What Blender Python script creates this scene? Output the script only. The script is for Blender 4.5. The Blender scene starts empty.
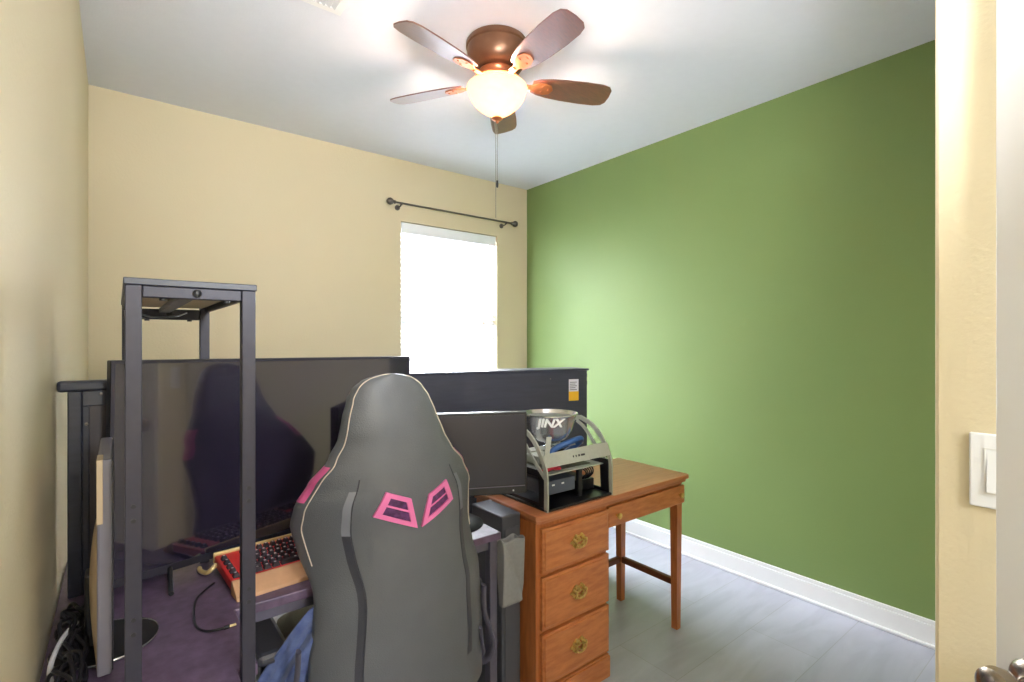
import bpy, bmesh, math, random
from math import sin, cos, pi, radians, sqrt
from mathutils import Vector, Matrix, noise
random.seed(7)
C = bpy.context.scene
COL = C.collection

# ------------------------------------------------------------------ materials
def lin(c):
    r = []
    for v in c:
        v = v/255.0
        r.append(v/12.92 if v <= .04045 else ((v+.055)/1.055)**2.4)
    return (*r, 1)
def sset(b, k, v):
    if k in b.inputs: b.inputs[k].default_value = v
def mat(name, rgb, rough=.5, metal=0, spec=.5, noise_amt=0, noise_scale=20, bump=0, bump_scale=200, rgb2=None,
        stretch=(1,1,1), coat=0, emit=None, emit_s=0, trans=0, detail=4, sheen=0):
    m = bpy.data.materials.new(name); m.use_nodes = True
    nt = m.node_tree; b = nt.nodes['Principled BSDF']
    c = lin(rgb)
    sset(b,'Base Color',c); sset(b,'Roughness',rough); sset(b,'Metallic',metal)
    sset(b,'Specular IOR Level',spec); sset(b,'Coat Weight',coat); sset(b,'Transmission Weight',trans); sset(b,'Sheen Weight',sheen)
    tc = nt.nodes.new('ShaderNodeTexCoord'); mp = nt.nodes.new('ShaderNodeMapping')
    mp.inputs['Scale'].default_value = stretch
    nt.links.new(tc.outputs['Object'], mp.inputs['Vector'])
    n = nt.nodes.new('ShaderNodeTexNoise'); n.inputs['Scale'].default_value = noise_scale; n.inputs['Detail'].default_value = detail
    nt.links.new(mp.outputs['Vector'], n.inputs['Vector'])
    rp = nt.nodes.new('ShaderNodeValToRGB')
    rp.color_ramp.elements[0].position = .3; rp.color_ramp.elements[1].position = .7
    c2 = lin(rgb2) if rgb2 else tuple(min(1, v*(1+noise_amt)) for v in c[:3]) + (1,)
    c1 = c if rgb2 else tuple(v*(1-noise_amt) for v in c[:3]) + (1,)
    rp.color_ramp.elements[0].color = c1; rp.color_ramp.elements[1].color = c2
    nt.links.new(n.outputs['Fac'], rp.inputs['Fac'])
    nt.links.new(rp.outputs['Color'], b.inputs['Base Color'])
    if bump:
        n2 = nt.nodes.new('ShaderNodeTexNoise'); n2.inputs['Scale'].default_value = bump_scale; n2.inputs['Detail'].default_value = 3
        nt.links.new(mp.outputs['Vector'], n2.inputs['Vector'])
        bp = nt.nodes.new('ShaderNodeBump'); bp.inputs['Strength'].default_value = bump; bp.inputs['Distance'].default_value = .002
        nt.links.new(n2.outputs['Fac'], bp.inputs['Height']); nt.links.new(bp.outputs['Normal'], b.inputs['Normal'])
    if emit:
        sset(b,'Emission Color',lin(emit)); sset(b,'Emission Strength',emit_s)
    return m

M = {}
M['cream']  = mat('cream_paint', (217,203,170), .62, bump=.5, bump_scale=110, noise_amt=.015, noise_scale=2)
M['green']  = mat('green_paint', (125,146,88), .55, spec=.3, bump=.3, bump_scale=120, noise_scale=2, rgb2=(122,144,86))
M['ceil']   = mat('ceiling_paint', (226,228,236), .8, bump=.3, bump_scale=90, noise_amt=.01)
M['white']  = mat('white_paint', (238,238,238), .4, noise_amt=.01)
M['doorw']  = mat('door_paint', (226,224,220), .45, noise_amt=.01)
M['bframe'] = mat('black_steel', (50,48,60), .42, metal=.25, noise_amt=.08, noise_scale=60)
M['bframe2']= mat('graphite_steel', (104,101,118), .45, metal=.35, noise_amt=.06, noise_scale=60)
M['board']  = mat('shelf_board', (206,190,162), .6, noise_amt=.06, noise_scale=8, stretch=(1,8,1))
M['bdesk']  = mat('black_laminate', (98,80,104), .38, noise_amt=.25, noise_scale=40, bump=.15, bump_scale=300)
M['dpanel'] = mat('dark_stained_wood', (54,56,70), .38, noise_amt=.12, noise_scale=6, stretch=(1,1,12))
M['dpanel2']= mat('brown_black_panel', (68,60,64), .42, noise_amt=.1, noise_scale=6)
M['screen'] = mat('screen_glass', (40,35,52), .09, spec=1.0, noise_amt=.02, coat=1.0)
M['screen2']= mat('matte_screen', (30,30,44), .30, spec=.6, noise_amt=.02)
M['plastic']= mat('black_plastic', (24,24,28), .35, noise_amt=.05)
M['plasgrey']= mat('grey_plastic', (120,116,126), .4, noise_amt=.05)
M['beige']  = mat('beige_plastic', (196,172,140), .45, noise_amt=.04)
M['leather']= mat('charcoal_leatherette', (98,100,104), .42, noise_amt=.05, noise_scale=12, bump=.5, bump_scale=350)
M['leather2']= mat('black_leatherette', (60,60,68), .36, noise_amt=.06, noise_scale=12, bump=.5, bump_scale=350)
M['leatherl']= mat('light_grey_leatherette', (128,130,138), .36, noise_amt=.05)
M['piping'] = mat('beige_piping', (206,192,176), .6, noise_amt=.05)
M['pink']   = mat('pink_plastic', (232,120,176), .38, noise_amt=.03)
M['pinkl']  = mat('pink_leatherette', (214,98,150), .45, noise_amt=.05)
M['purple'] = mat('purple_mesh', (92,50,96), .5, noise_amt=.5, noise_scale=70)
M['oak']    = mat('oak_varnish', (206,132,78), .34, rgb2=(180,104,56), noise_scale=7, stretch=(2,9,9), bump=.1, bump_scale=60, detail=6, coat=.15)
M['oakv']   = mat('oak_varnish_upright', (200,124,72), .36, rgb2=(172,98,52), noise_scale=7, stretch=(10,10,1.2), bump=.1, bump_scale=60, detail=6)
M['oaktop'] = mat('oak_top_varnish', (196,126,84), .3, rgb2=(178,108,70), noise_scale=6, stretch=(1,10,10), detail=6, coat=0)
M['oakdark']= mat('oak_groove', (110,58,30), .5, noise_amt=.1)
M['brass']  = mat('aged_brass', (206,176,104), .3, metal=.75, noise_amt=.2, noise_scale=60)
M['bronze'] = mat('oil_rubbed_bronze', (120,84,62), .34, metal=.6, noise_amt=.12, noise_scale=15)
M['copper'] = mat('copper_trim', (190,116,78), .3, metal=.7, noise_amt=.08)
M['blade']  = mat('walnut_blade', (118,58,38), .33, rgb2=(92,44,30), noise_scale=10, stretch=(2,14,14), coat=1, spec=.8)
M['blade'].node_tree.nodes['Principled BSDF'].inputs['Coat Roughness'].default_value = .38
M['blade'].node_tree.nodes['Principled BSDF'].inputs['Coat IOR'].default_value = 1.65
M['pewter'] = mat('brushed_pewter', (116,110,104), .35, metal=.85, noise_amt=.08)
M['nickel'] = mat('knob_nickel', (168,156,144), .25, metal=1, noise_amt=.1)
M['chrome'] = mat('chrome', (205,206,212), .22, metal=.85, noise_amt=.03)
M['alu']    = mat('brushed_aluminium', (176,178,168), .38, metal=.15, noise_amt=.05, noise_scale=80)
M['blackpl']= mat('black_acrylic', (20,20,26), .3, noise_amt=.05)
M['pcb']    = mat('circuit_board', (96,92,74), .5, rgb2=(60,62,52), noise_scale=90)
M['drive']  = mat('drive_grey', (84,90,106), .4, metal=.3, noise_amt=.05)
M['red']    = mat('red_plate', (206,44,42), .4, noise_amt=.05)
M['redc']   = mat('red_cable', (196,40,60), .5, noise_amt=.05)
M['blue']   = mat('blue_cable', (52,92,150), .45, noise_amt=.05)
M['key']    = mat('black_keycap', (44,36,46), .45, noise_amt=.1)
M['legend'] = mat('keycap_legend', (200,190,196), .5)
M['gold']   = mat('gold_strip', (226,200,140), .3, metal=.4, noise_amt=.05)
M['wrist']  = mat('tan_wrist_rest', (196,150,112), .5, noise_amt=.08, noise_scale=30)
M['cable']  = mat('black_cable', (26,24,30), .4, noise_amt=.1)
M['wcable'] = mat('white_cable', (226,222,224), .4, noise_amt=.02)
M['denim']  = mat('blue_denim', (68,84,138), .85, rgb2=(104,120,170), noise_scale=25, bump=.6, bump_scale=250, sheen=.3)
M['fabric'] = mat('grey_fabric', (140,140,142), .85, noise_amt=.05, noise_scale=80, bump=.4, bump_scale=400)
M['yellow'] = mat('yellow_print', (230,178,40), .5, noise_amt=.02)
M['paper']  = mat('label_paper', (206,206,216), .6, noise_amt=.02)
M['ink']    = mat('print_ink', (90,90,96), .6)
M['slat']   = mat('blind_slat', (244,246,250), .5, noise_amt=.01)
M['text']   = mat('white_lettering', (240,240,240), .5)
M['towerg'] = mat('grey_metal_casing', (92,94,104), .42, metal=.3, noise_amt=.08, noise_scale=5)

def glass_mat():
    m = bpy.data.materials.new('window_glass'); m.use_nodes = True
    nt = m.node_tree; nt.nodes.clear()
    o = nt.nodes.new('ShaderNodeOutputMaterial'); mx = nt.nodes.new('ShaderNodeMixShader')
    t = nt.nodes.new('ShaderNodeBsdfTransparent'); g = nt.nodes.new('ShaderNodeBsdfGlossy'); g.inputs['Roughness'].default_value = .02
    fr = nt.nodes.new('ShaderNodeFresnel'); fr.inputs['IOR'].default_value = 1.45
    nt.links.new(fr.outputs[0], mx.inputs[0]); nt.links.new(t.outputs[0], mx.inputs[1]); nt.links.new(g.outputs[0], mx.inputs[2])
    nt.links.new(mx.outputs[0], o.inputs[0]); return m
M['glass'] = glass_mat()
def bowl_mat():
    m = bpy.data.materials.new('alabaster_glass'); m.use_nodes = True
    nt = m.node_tree; nt.nodes.clear()
    o = nt.nodes.new('ShaderNodeOutputMaterial'); a = nt.nodes.new('ShaderNodeAddShader')
    mx = nt.nodes.new('ShaderNodeMixShader'); mx.inputs[0].default_value = .5
    d = nt.nodes.new('ShaderNodeBsdfDiffuse'); t = nt.nodes.new('ShaderNodeBsdfTranslucent'); e = nt.nodes.new('ShaderNodeEmission')
    d.inputs[0].default_value = lin((190,165,130)); t.inputs[0].default_value = lin((180,140,95))
    n = nt.nodes.new('ShaderNodeTexNoise'); n.inputs['Scale'].default_value = 9
    r = nt.nodes.new('ShaderNodeValToRGB'); r.color_ramp.elements[0].color = lin((255,226,188)); r.color_ramp.elements[1].color = lin((255,240,218))
    nt.links.new(n.outputs['Fac'], r.inputs['Fac']); nt.links.new(r.outputs['Color'], e.inputs['Color'])
    e.inputs['Strength'].default_value = BOWL_E
    nt.links.new(d.outputs[0], mx.inputs[1]); nt.links.new(t.outputs[0], mx.inputs[2])
    nt.links.new(mx.outputs[0], a.inputs[0]); nt.links.new(e.outputs[0], a.inputs[1]); nt.links.new(a.outputs[0], o.inputs[0])
    return m
BOWL_E = .5
M['bowlglass'] = bowl_mat()
def floor_mat():
    m = bpy.data.materials.new('pale_plank_tile'); m.use_nodes = True
    nt = m.node_tree; b = nt.nodes['Principled BSDF']
    tc = nt.nodes.new('ShaderNodeTexCoord')
    mp = nt.nodes.new('ShaderNodeMapping'); mp.inputs['Rotation'].default_value = (0,0,0)
    nt.links.new(tc.outputs['Object'], mp.inputs['Vector'])
    br = nt.nodes.new('ShaderNodeTexBrick'); br.inputs['Scale'].default_value = 1
    br.inputs['Brick Width'].default_value = 1.2; br.inputs['Row Height'].default_value = .3; br.inputs['Mortar Size'].default_value = .0022
    br.inputs['Mortar Smooth'].default_value = .6
    br.inputs['Color1'].default_value = lin((190,191,206)); br.inputs['Color2'].default_value = lin((182,184,199)); br.inputs['Mortar'].default_value = lin((166,168,176))
    nt.links.new(mp.outputs['Vector'], br.inputs['Vector'])
    mp2 = nt.nodes.new('ShaderNodeMapping'); mp2.inputs['Scale'].default_value = (1.6,6,1); mp2.inputs['Rotation'].default_value = (0,0,.3)
    nt.links.new(tc.outputs['Object'], mp2.inputs['Vector'])
    n = nt.nodes.new('ShaderNodeTexNoise'); n.inputs['Scale'].default_value = 1.6; n.inputs['Detail'].default_value = 7; n.inputs['Distortion'].default_value = 1.2
    nt.links.new(mp2.outputs['Vector'], n.inputs['Vector'])
    r = nt.nodes.new('ShaderNodeValToRGB'); r.color_ramp.elements[0].position = .35; r.color_ramp.elements[1].position = .6
    r.color_ramp.elements[0].color = (.82,.83,.84,1); r.color_ramp.elements[1].color = (1,1,1,1)
    nt.links.new(n.outputs['Fac'], r.inputs['Fac'])
    mx = nt.nodes.new('ShaderNodeMix'); mx.data_type = 'RGBA'; mx.blend_type = 'MULTIPLY'; mx.inputs[0].default_value = .8
    nt.links.new(br.outputs['Color'], mx.inputs[6]); nt.links.new(r.outputs['Color'], mx.inputs[7])
    nt.links.new(mx.outputs[2], b.inputs['Base Color']); b.inputs['Roughness'].default_value = .32
    return m
M['floor'] = floor_mat()

# ------------------------------------------------------------------ mesh helpers
class MB:
    def __init__(s): s.bm = bmesh.new(); s.mats = []
    def mi(s, m):
        if m not in s.mats: s.mats.append(m)
        return s.mats.index(m)
    def box(s, a, b, m=None, bev=0, mtx=None):
        x0,x1 = sorted((a[0],b[0])); y0,y1 = sorted((a[1],b[1])); z0,z1 = sorted((a[2],b[2]))
        t = bmesh.new(); bmesh.ops.create_cube(t, size=1)
        for v in t.verts: v.co = Vector(((x0+x1)/2+v.co.x*(x1-x0), (y0+y1)/2+v.co.y*(y1-y0), (z0+z1)/2+v.co.z*(z1-z0)))
        if bev:
            bev = min(bev, .45*min(x1-x0,y1-y0,z1-z0))
            bmesh.ops.bevel(t, geom=list(t.edges), offset=bev, segments=2, profile=.5, affect='EDGES')
        if mtx: bmesh.ops.transform(t, matrix=mtx, verts=t.verts)
        s.add(t, m); return s
    def add(s, t, m=None, sm=False):
        i = s.mi(m)
        for f in t.faces: f.material_index = i; f.smooth = sm
        me = bpy.data.meshes.new('tmp'); t.to_mesh(me); t.free(); s.bm.from_mesh(me); bpy.data.meshes.remove(me)
    def tube(s, pts, r, m=None, n=10, flat=1.0, smooth=True, caps=True):
        pts = [Vector(p) for p in pts]
        if smooth and len(pts) > 2: pts = spline(pts)
        t = bmesh.new(); rings = []; prev = None
        for i, p in enumerate(pts):
            d = (pts[min(i+1,len(pts)-1)] - pts[max(i-1,0)]).normalized()
            if prev is None:
                up = Vector((0,0,1)) if abs(d.z) < .9 else Vector((1,0,0))
                a = d.cross(up).normalized()
            else: a = (prev - d*prev.dot(d)).normalized()
            prev = a; b = d.cross(a)
            rr = r(i/(len(pts)-1)) if callable(r) else r
            rings.append([t.verts.new(p + a*cos(2*pi*k/n)*rr + b*sin(2*pi*k/n)*rr*flat) for k in range(n)])
        for i in range(len(rings)-1):
            for k in range(n): t.faces.new((rings[i][k], rings[i][(k+1)%n], rings[i+1][(k+1)%n], rings[i+1][k]))
        if caps: t.faces.new(rings[0][::-1]); t.faces.new(rings[-1])
        bmesh.ops.recalc_face_normals(t, faces=t.faces); s.add(t, m, True); return s
    def lathe(s, prof, m=None, n=32, o=(0,0,0), mtx=None):
        t = bmesh.new(); rings = []
        for r, z in prof:
            if r < 1e-5: rings.append([t.verts.new((0,0,z))])
            else: rings.append([t.verts.new((r*cos(2*pi*k/n), r*sin(2*pi*k/n), z)) for k in range(n)])
        for i in range(len(rings)-1):
            A, B = rings[i], rings[i+1]
            for k in range(n):
                k2 = (k+1)%n
                if len(A) == 1 and len(B) == 1: continue
                if len(A) == 1: t.faces.new((A[0], B[k], B[k2]))
                elif len(B) == 1: t.faces.new((A[k], A[k2], B[0]))
                else: t.faces.new((A[k], A[k2], B[k2], B[k]))
        bmesh.ops.recalc_face_normals(t, faces=t.faces)
        mt = Matrix.Translation(o) @ (mtx or Matrix())
        bmesh.ops.transform(t, matrix=mt, verts=t.verts); s.add(t, m, True); return s
    def prism(s, poly, h, m=None, mtx=None, bev=0):
        """poly: list of (x,y); extruded 0..h in z then mtx."""
        t = bmesh.new(); f = t.faces.new([t.verts.new((x,y,0)) for x,y in poly])
        r = bmesh.ops.extrude_face_region(t, geom=[f])
        for v in r['geom']:
            if isinstance(v, bmesh.types.BMVert): v.co.z += h
        bmesh.ops.recalc_face_normals(t, faces=t.faces)
        if bev: bmesh.ops.bevel(t, geom=list(t.edges), offset=bev, segments=2, profile=.5, affect='EDGES')
        if mtx: bmesh.ops.transform(t, matrix=mtx, verts=t.verts)
        s.add(t, m); return s
    def frame(s, outer, inner, h, m=None, mtx=None):
        """ring between two polygons of equal count, extruded."""
        t = bmesh.new(); n = len(outer)
        L = [[t.verts.new((x,y,z)) for x,y in P] for P in (outer, inner) for z in (0,h)]
        o0,o1,i0,i1 = L
        for k in range(n):
            j = (k+1)%n
            for q in ((o0[k],o0[j],i0[j],i0[k]),(o1[k],i1[k],i1[j],o1[j]),(o0[k],o1[k],o1[j],o0[j]),(i0[k],i0[j],i1[j],i1[k])): t.faces.new(q)
        bmesh.ops.recalc_face_normals(t, faces=t.faces)
        if mtx: bmesh.ops.transform(t, matrix=mtx, verts=t.verts)
        s.add(t, m); return s
    def grid(s, fn, nu, nv, m=None, closed_u=False):
        t = bmesh.new(); V = [[t.verts.new(fn(i/nu, j/nv)) for i in range(nu if closed_u else nu+1)] for j in range(nv+1)]
        c = len(V[0])
        for j in range(nv):
            for i in range(nu):
                i2 = (i+1)%c if closed_u else i+1
                t.faces.new((V[j][i], V[j][i2], V[j+1][i2], V[j+1][i]))
        s.add(t, m, True); return s
    def build(s, name, m=None, parent=None, smooth=True, loc=None):
        me = bpy.data.meshes.new(name)
        bmesh.ops.remove_doubles(s.bm, verts=s.bm.verts, dist=1e-6)
        if loc is not None: bmesh.ops.translate(s.bm, vec=-Vector(loc), verts=s.bm.verts)
        for e in s.bm.edges:
            if len(e.link_faces) == 2 and e.calc_face_angle(0) > radians(42): e.smooth = False
        s.bm.to_mesh(me); s.bm.free()
        for q in s.mats: me.materials.append(q or m)
        o = bpy.data.objects.new(name, me); COL.objects.link(o)
        if loc is not None: o.location = loc
        if parent: o.parent = parent
        return o
def spline(P, k=6):
    out = []
    for i in range(len(P)-1):
        p0 = P[max(i-1,0)]; p1 = P[i]; p2 = P[i+1]; p3 = P[min(i+2,len(P)-1)]
        for j in range(k):
            t = j/k
            out.append(.5*((2*p1)+(p2-p0)*t+(2*p0-5*p1+4*p2-p3)*t*t+(3*p1-p0-3*p2+p3)*t**3))
    out.append(P[-1]); return out
def interp(tab, z):
    if z <= tab[0][0]: return tab[0][1]
    for (a,va),(b,vb) in zip(tab, tab[1:]):
        if z <= b:
            t = (z-a)/(b-a); return va+(vb-va)*(t if len(tab) < 3 else t*t*(3-2*t)*.5+t*.5)
    return tab[-1][1]
def tag(o, label, cat, group=None, kind=None):
    if label: o['label'] = label
    if cat: o['category'] = cat
    if group: o['group'] = group
    if kind: o['kind'] = kind
    return o
def thing(name, label, cat, loc=(0,0,0), rz=0, group=None):
    o = bpy.data.objects.new(name, None); COL.objects.link(o); o.location = loc; o.rotation_euler = (0,0,rz)
    o.empty_display_size = .1
    return tag(o, label, cat, group)
def struct(o): o['kind'] = 'structure'; return o

# ------------------------------------------------------------------ camera
H = 1.384; CE = 2.744; YAW = radians(38.1); F = 503.6
cam = bpy.data.cameras.new('camera'); co = bpy.data.objects.new('camera', cam); COL.objects.link(co)
co.location = (0,0,H); co.rotation_euler = (radians(90), 0, -YAW)
cam.sensor_width = 36; cam.lens = 36*F/1024; cam.clip_start = .02; C.camera = co

# ------------------------------------------------------------------ room shell
XL, XR, YB, YF, XE, YE = -.12, 2.904, 3.486, .15, 1.08, -2.3
T = .12
WX0, WX1, WZ0, WZ1 = 1.675, 2.57, .62, 2.284
struct(MB().box((XL-T,YE-T,-.1),(XR+T,YB+T,0)).build('floor', M['floor']))
struct(MB().box((XL-T,YE-T,CE),(XR+T,YB+T,CE+.1)).build('ceiling', M['ceil']))
struct(MB().box((XL-T,YE-T,0),(XL,YB+T,CE)).build('wall_left', M['cream']))
struct(MB().box((XR,YF-T,0),(XR+T,YB+T,CE)).build('wall_right', M['green']))
b = MB()
b.box((XL,YB,0),(WX0,YB+T,CE)); b.box((WX1,YB,0),(XR,YB+T,CE)); b.box((WX0,YB,0),(WX1,YB+T,WZ0)); b.box((WX0,YB,WZ1),(WX1,YB+T,CE))
struct(b.build('wall_back', M['cream'], smooth=False))
struct(MB().box((XE+T,YF-T+.07,0),(XR,YF+.07,CE)).build('wall_front', M['cream']))
b = MB().box((XE,YE,0),(XE+T,YF+.078,CE), bev=.006); struct(b.build('wall_entry', M['cream']))
struct(MB().box((XL,YE-T,0),(XE,YE,CE)).build('wall_hall', M['cream']))
def baseb(name, a, b_, axis):
    m = MB()
    # profile: tall board, small cove, shoe moulding
    (x0,y0),(x1,y1) = a, b_
    if axis == 'x+':   # along y on right wall, sticking to -x
        m.box((x0-.014,y0,0),(x0,y1,.10), bev=.003); m.box((x0-.009,y0,.10),(x0,y1,.122), bev=.004); m.box((x0-.026,y0,0),(x0-.014,y1,.018), bev=.006)
    if axis == 'x-':
        m.box((x0,y0,0),(x0+.014,y1,.10), bev=.003); m.box((x0,y0,.10),(x0+.009,y1,.122), bev=.004)
    if axis == 'y+':
        m.box((x0,y0-.014,0),(x1,y0,.10), bev=.003); m.box((x0,y0-.009,.10),(x1,y0,.122), bev=.004)
    struct(m.build(name, M['white']))
baseb('baseboard_right', (XR,YF+.07), (XR,YB), 'x+')
baseb('baseboard_back', (XL,YB), (XR-.03,YB), 'y+')
baseb('baseboard_left', (XL,YE), (XL,YB-.02), 'x-')

# window
w = thing('window_1', None, None, (WX0,YB,WZ0)); struct(w)
WW, WH = WX1-WX0, WZ1-WZ0
m = MB(); fy0, fy1 = .06, .11
m.box((0,fy0,0),(.045,fy1,WH),bev=.004); m.box((WW-.045,fy0,0),(WW,fy1,WH),bev=.004)
m.box((0.045,fy0,0),(WW-.045,fy1,.05),bev=.004); m.box((.045,fy0,WH-.05),(WW-.045,fy1,WH),bev=.004); m.box((.045,fy0-.01,WH*.58-.03),(WW-.045,fy1,WH*.58+.02),bev=.004)
m.build('window_frame', M['white'], w)
MB().box((.04,.083,.04),(WW-.04,.087,WH-.04)).build('pane', M['glass'], w)
MB().box((-.02,-.03,-.02),(WW+.02,.06,0),bev=.005).build('window_sill', M['white'], w)
# blinds
bl = thing('window_blind', 'white horizontal slat blind lowered inside the bright window', 'window blind', (WX0+.008,YB+.004,WZ0))
BW = WW-.016
MB().box((0,.004,WH-.085),(BW,.012,WH-.004),bev=.003).box((0,.012,WH-.05),(BW,.05,WH-.006),bev=.003).build('headrail', M['slat'], bl)
m = MB(); z = WH-.11
rr = random.Random(3)
zs = .02
while z > .1:
    ang = radians(38)
    mt = Matrix.Translation((BW/2,.03,z)) @ Matrix.Rotation(ang,4,'X')
    m.box((-BW/2,-.0225,-.0012),(BW/2,.0225,.0012), mtx=mt); z -= .04
m.build('slats', M['slat'], bl, smooth=False)
m = MB()
for x in (.1,BW-.1): m.tube([(x,.003,WH-.09),(x,.003,.06)], .0012, n=6, smooth=False)
m.build('ladder_cord', M['slat'], bl)
MB().box((0,.01,.045),(BW,.05,.07),bev=.004).build('bottom_rail', M['slat'], bl)
for x, z1 in ((.08,1.02),(BW-.13,.94)):
    MB().tube([(x,-.002,WH-.09),(x,-.002,z1)], .001, n=6, smooth=False).lathe([(0,0),(.006,.004),(.005,.03),(0,.035)], o=(x,-.002,z1-.035), n=10).build('pull_cord', M['beige'], bl)
# curtain rod
rz_, ry = 2.398, YB-.07
rod = thing('curtain_rod', 'slim pewter curtain rod with ball ends above the window', 'curtain rod', (1.57,YB,rz_))
MB().tube([(0.03,-.07,0),(1.1,-.07,0)], .0075, n=12, smooth=False).build('pole', M['pewter'], rod)
for x, s_ in ((.03,-1),(1.1,1)):
    MB().lathe([(.006,0),(.013,.004),(.013,.01),(.008,.014),(.02,.026),(.027,.042),(.022,.058),(.008,.068),(0,.07)], n=20, o=(x,-.07,0), mtx=Matrix.Rotation(s_*pi/2,4,'Y')).build('finial', M['pewter'], rod)
for x in (.075,1.045):
    MB().tube([(x,-.0,-.02),(x,-.05,-.02),(x,-.07,-.009)], .005, n=8).lathe([(0,0),(.02,0),(.02,.006),(0,.006)], n=16, o=(x,0,-.02), mtx=Matrix.Rotation(pi/2,4,'X')).box((x-.006,-.08,-.016),(x+.006,-.06,-.007),bev=.002).build('bracket', M['pewter'], rod)

# ceiling vent
v = thing('ceiling_vent', 'white metal ceiling air vent with slanted louvres', 'air vent', (.73-.36,2.09-.2,CE))
m = MB().frame([(0,0),(.36,0),(.36,.2),(0,.2)], [(.03,.03),(.33,.03),(.33,.17),(.03,.17)], -.008); m.build('frame', M['white'], v)
m = MB()
for i in range(14):
    x = .04+i*.0215; m.box((-.011,.03,-.0008),(.011,.17,.0008), mtx=Matrix.Translation((x,0,-.006)) @ Matrix.Rotation(radians(38),4,'Y'))
m.build('louvres', M['white'], v)
MB().box((.03,.03,-.0015),(.33,.17,-.0003)).build('backing', M['plastic'], v)

# light switch
sw = thing('light_switch', 'white rocker light switch on the cream entry wall', 'light switch', (XE,.1465,1.18))
m = MB().box((-.006,-.037,-.0585),(0,.037,.0585), bev=.003); m.build('plate', M['white'], sw)
m = MB().frame([(-.019,-.036),(.019,-.036),(.019,.036),(-.019,.036)],[(-.017,-.034),(.017,-.034),(.017,.034),(-.017,.034)], .0012, mtx=Matrix(((0,0,-1,-.006),(1,0,0,0),(0,1,0,0),(0,0,0,1)))); m.build('rocker_frame', M['doorw'], sw)
m = MB().box((-.002,-.016,-.033),(.002,.016,.033), bev=.001, mtx=Matrix.Translation((-.0062,0,0)) @ Matrix.Rotation(radians(4),4,'Y')); m.build('rocker', M['white'], sw)
for z in (-.048,.048):
    m = MB().lathe([(0,-.0),(.003,0),(.003,.0012),(0,.0016)], n=12, o=(-.006,0,z), mtx=Matrix.Rotation(-pi/2,4,'Y'))
    m.build('screw', M['white'], sw)

# door leaf (open) with knob
wdir = 33.1
dr = thing('door_1', None, None, (.973,.138,0), -radians(wdir)); struct(dr)
# local +y points to the free edge; the visible face looks to local -x
DL, DH = .76, 2.03
m = MB(); m.box((0,-DL,.01),(.035,0,DH), bev=.002)
m.build('leaf', M['doorw'], dr)
for z0,z1 in ((.25,.78),(1.0,1.9)):
    for y0,y1 in ((-.64,-.42),(-.34,-.11)):
        MB().frame([(y0,z0),(y1,z0),(y1,z1),(y0,z1)], [(y0+.02,z0+.02),(y1-.02,z0+.02),(y1-.02,z1-.02),(y0+.02,z1-.02)], .007, mtx=Matrix(((0,0,-1,0),(1,0,0,0),(0,1,0,0),(0,0,0,1)))).build('panel_moulding', M['doorw'], dr)
for side in (-1,1):
    mt = Matrix.Translation((0 if side < 0 else .035, -.053, .932)) @ Matrix.Rotation(side*pi/2,4,'Y')
    MB().lathe([(0,0),(.032,0),(.033,.004),(.028,.010),(.02,.012),(.013,.016),(.0115,.028),(.015,.034),(.024,.042),(.0275,.052),(.026,.062),(.018,.068),(.005,.070),(.004,.068),(0,.068)], n=32, mtx=mt).build('door_knob', M['nickel'], dr)

# ------------------------------------------------------------------ ceiling fan
fx, fy = 1.364, 1.850
fan = thing('ceiling_fan', 'bronze five-blade ceiling fan with a lit alabaster bowl light', 'ceiling fan', (fx,fy,CE))
MB().lathe([(0,0),(.134,0),(.140,-.008),(.141,-.026),(.135,-.031),(.136,-.038),(.134,-.070),(.126,-.098),(.108,-.122),(.085,-.134),(0,-.134)], n=48).build('motor_housing', M['bronze'], fan)
MB().lathe([(0,-.132),(.082,-.132),(.086,-.140),(.078,-.150),(.078,-.160),(.09,-.168),(.112,-.177),(.116,-.186),(.10,-.194),(.06,-.204),(0,-.204)], n=48).build('hub', M['copper'], fan)
bz = 2.564-CE
def blade_outline():
    top = [(.165,.034),(.20,.050),(.25,.060),(.32,.067),(.42,.071),(.50,.069),(.536,.060),(.552,.040),(.556,0)]
    return top + [(x,-y) for x,y in reversed(top[:-1])]
for k in range(5):
    a = radians(-23.3+72*k)
    R = Matrix.Rotation(a,4,'Z')
    mt = R @ Matrix.Translation((0,0,bz)) @ Matrix.Rotation(radians(-14),4,'X')
    bo = MB().prism(blade_outline(), .006, mtx=mt, bev=.002).build('blade', M['blade'], fan)
    m = MB()
    arm = [(.085,.02),(.12,.014),(.16,.014),(.19,.03),(.225,.036),(.255,.026),(.268,0)]
    arm = arm + [(x,-y) for x,y in reversed(arm[:-1])]
    m.prism(arm, .005, mtx=mt @ Matrix.Translation((0,0,-.006)), bev=.0015)
    m.tube([(R @ Vector((.07,0,-.172))),(R @ Vector((.11,0,-.182))),(R @ Vector((.15,0,bz-.003)))], .012, n=10, flat=.6)
    for q in ((.215,.018),(.215,-.018),(.245,0)):
        m.lathe([(0,0),(.006,0),(.005,-.003),(0,-.004)], n=10, mtx=mt @ Matrix.Translation((q[0],q[1],-.006)))
    m.build('blade_arm', M['copper'], bo)
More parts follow.
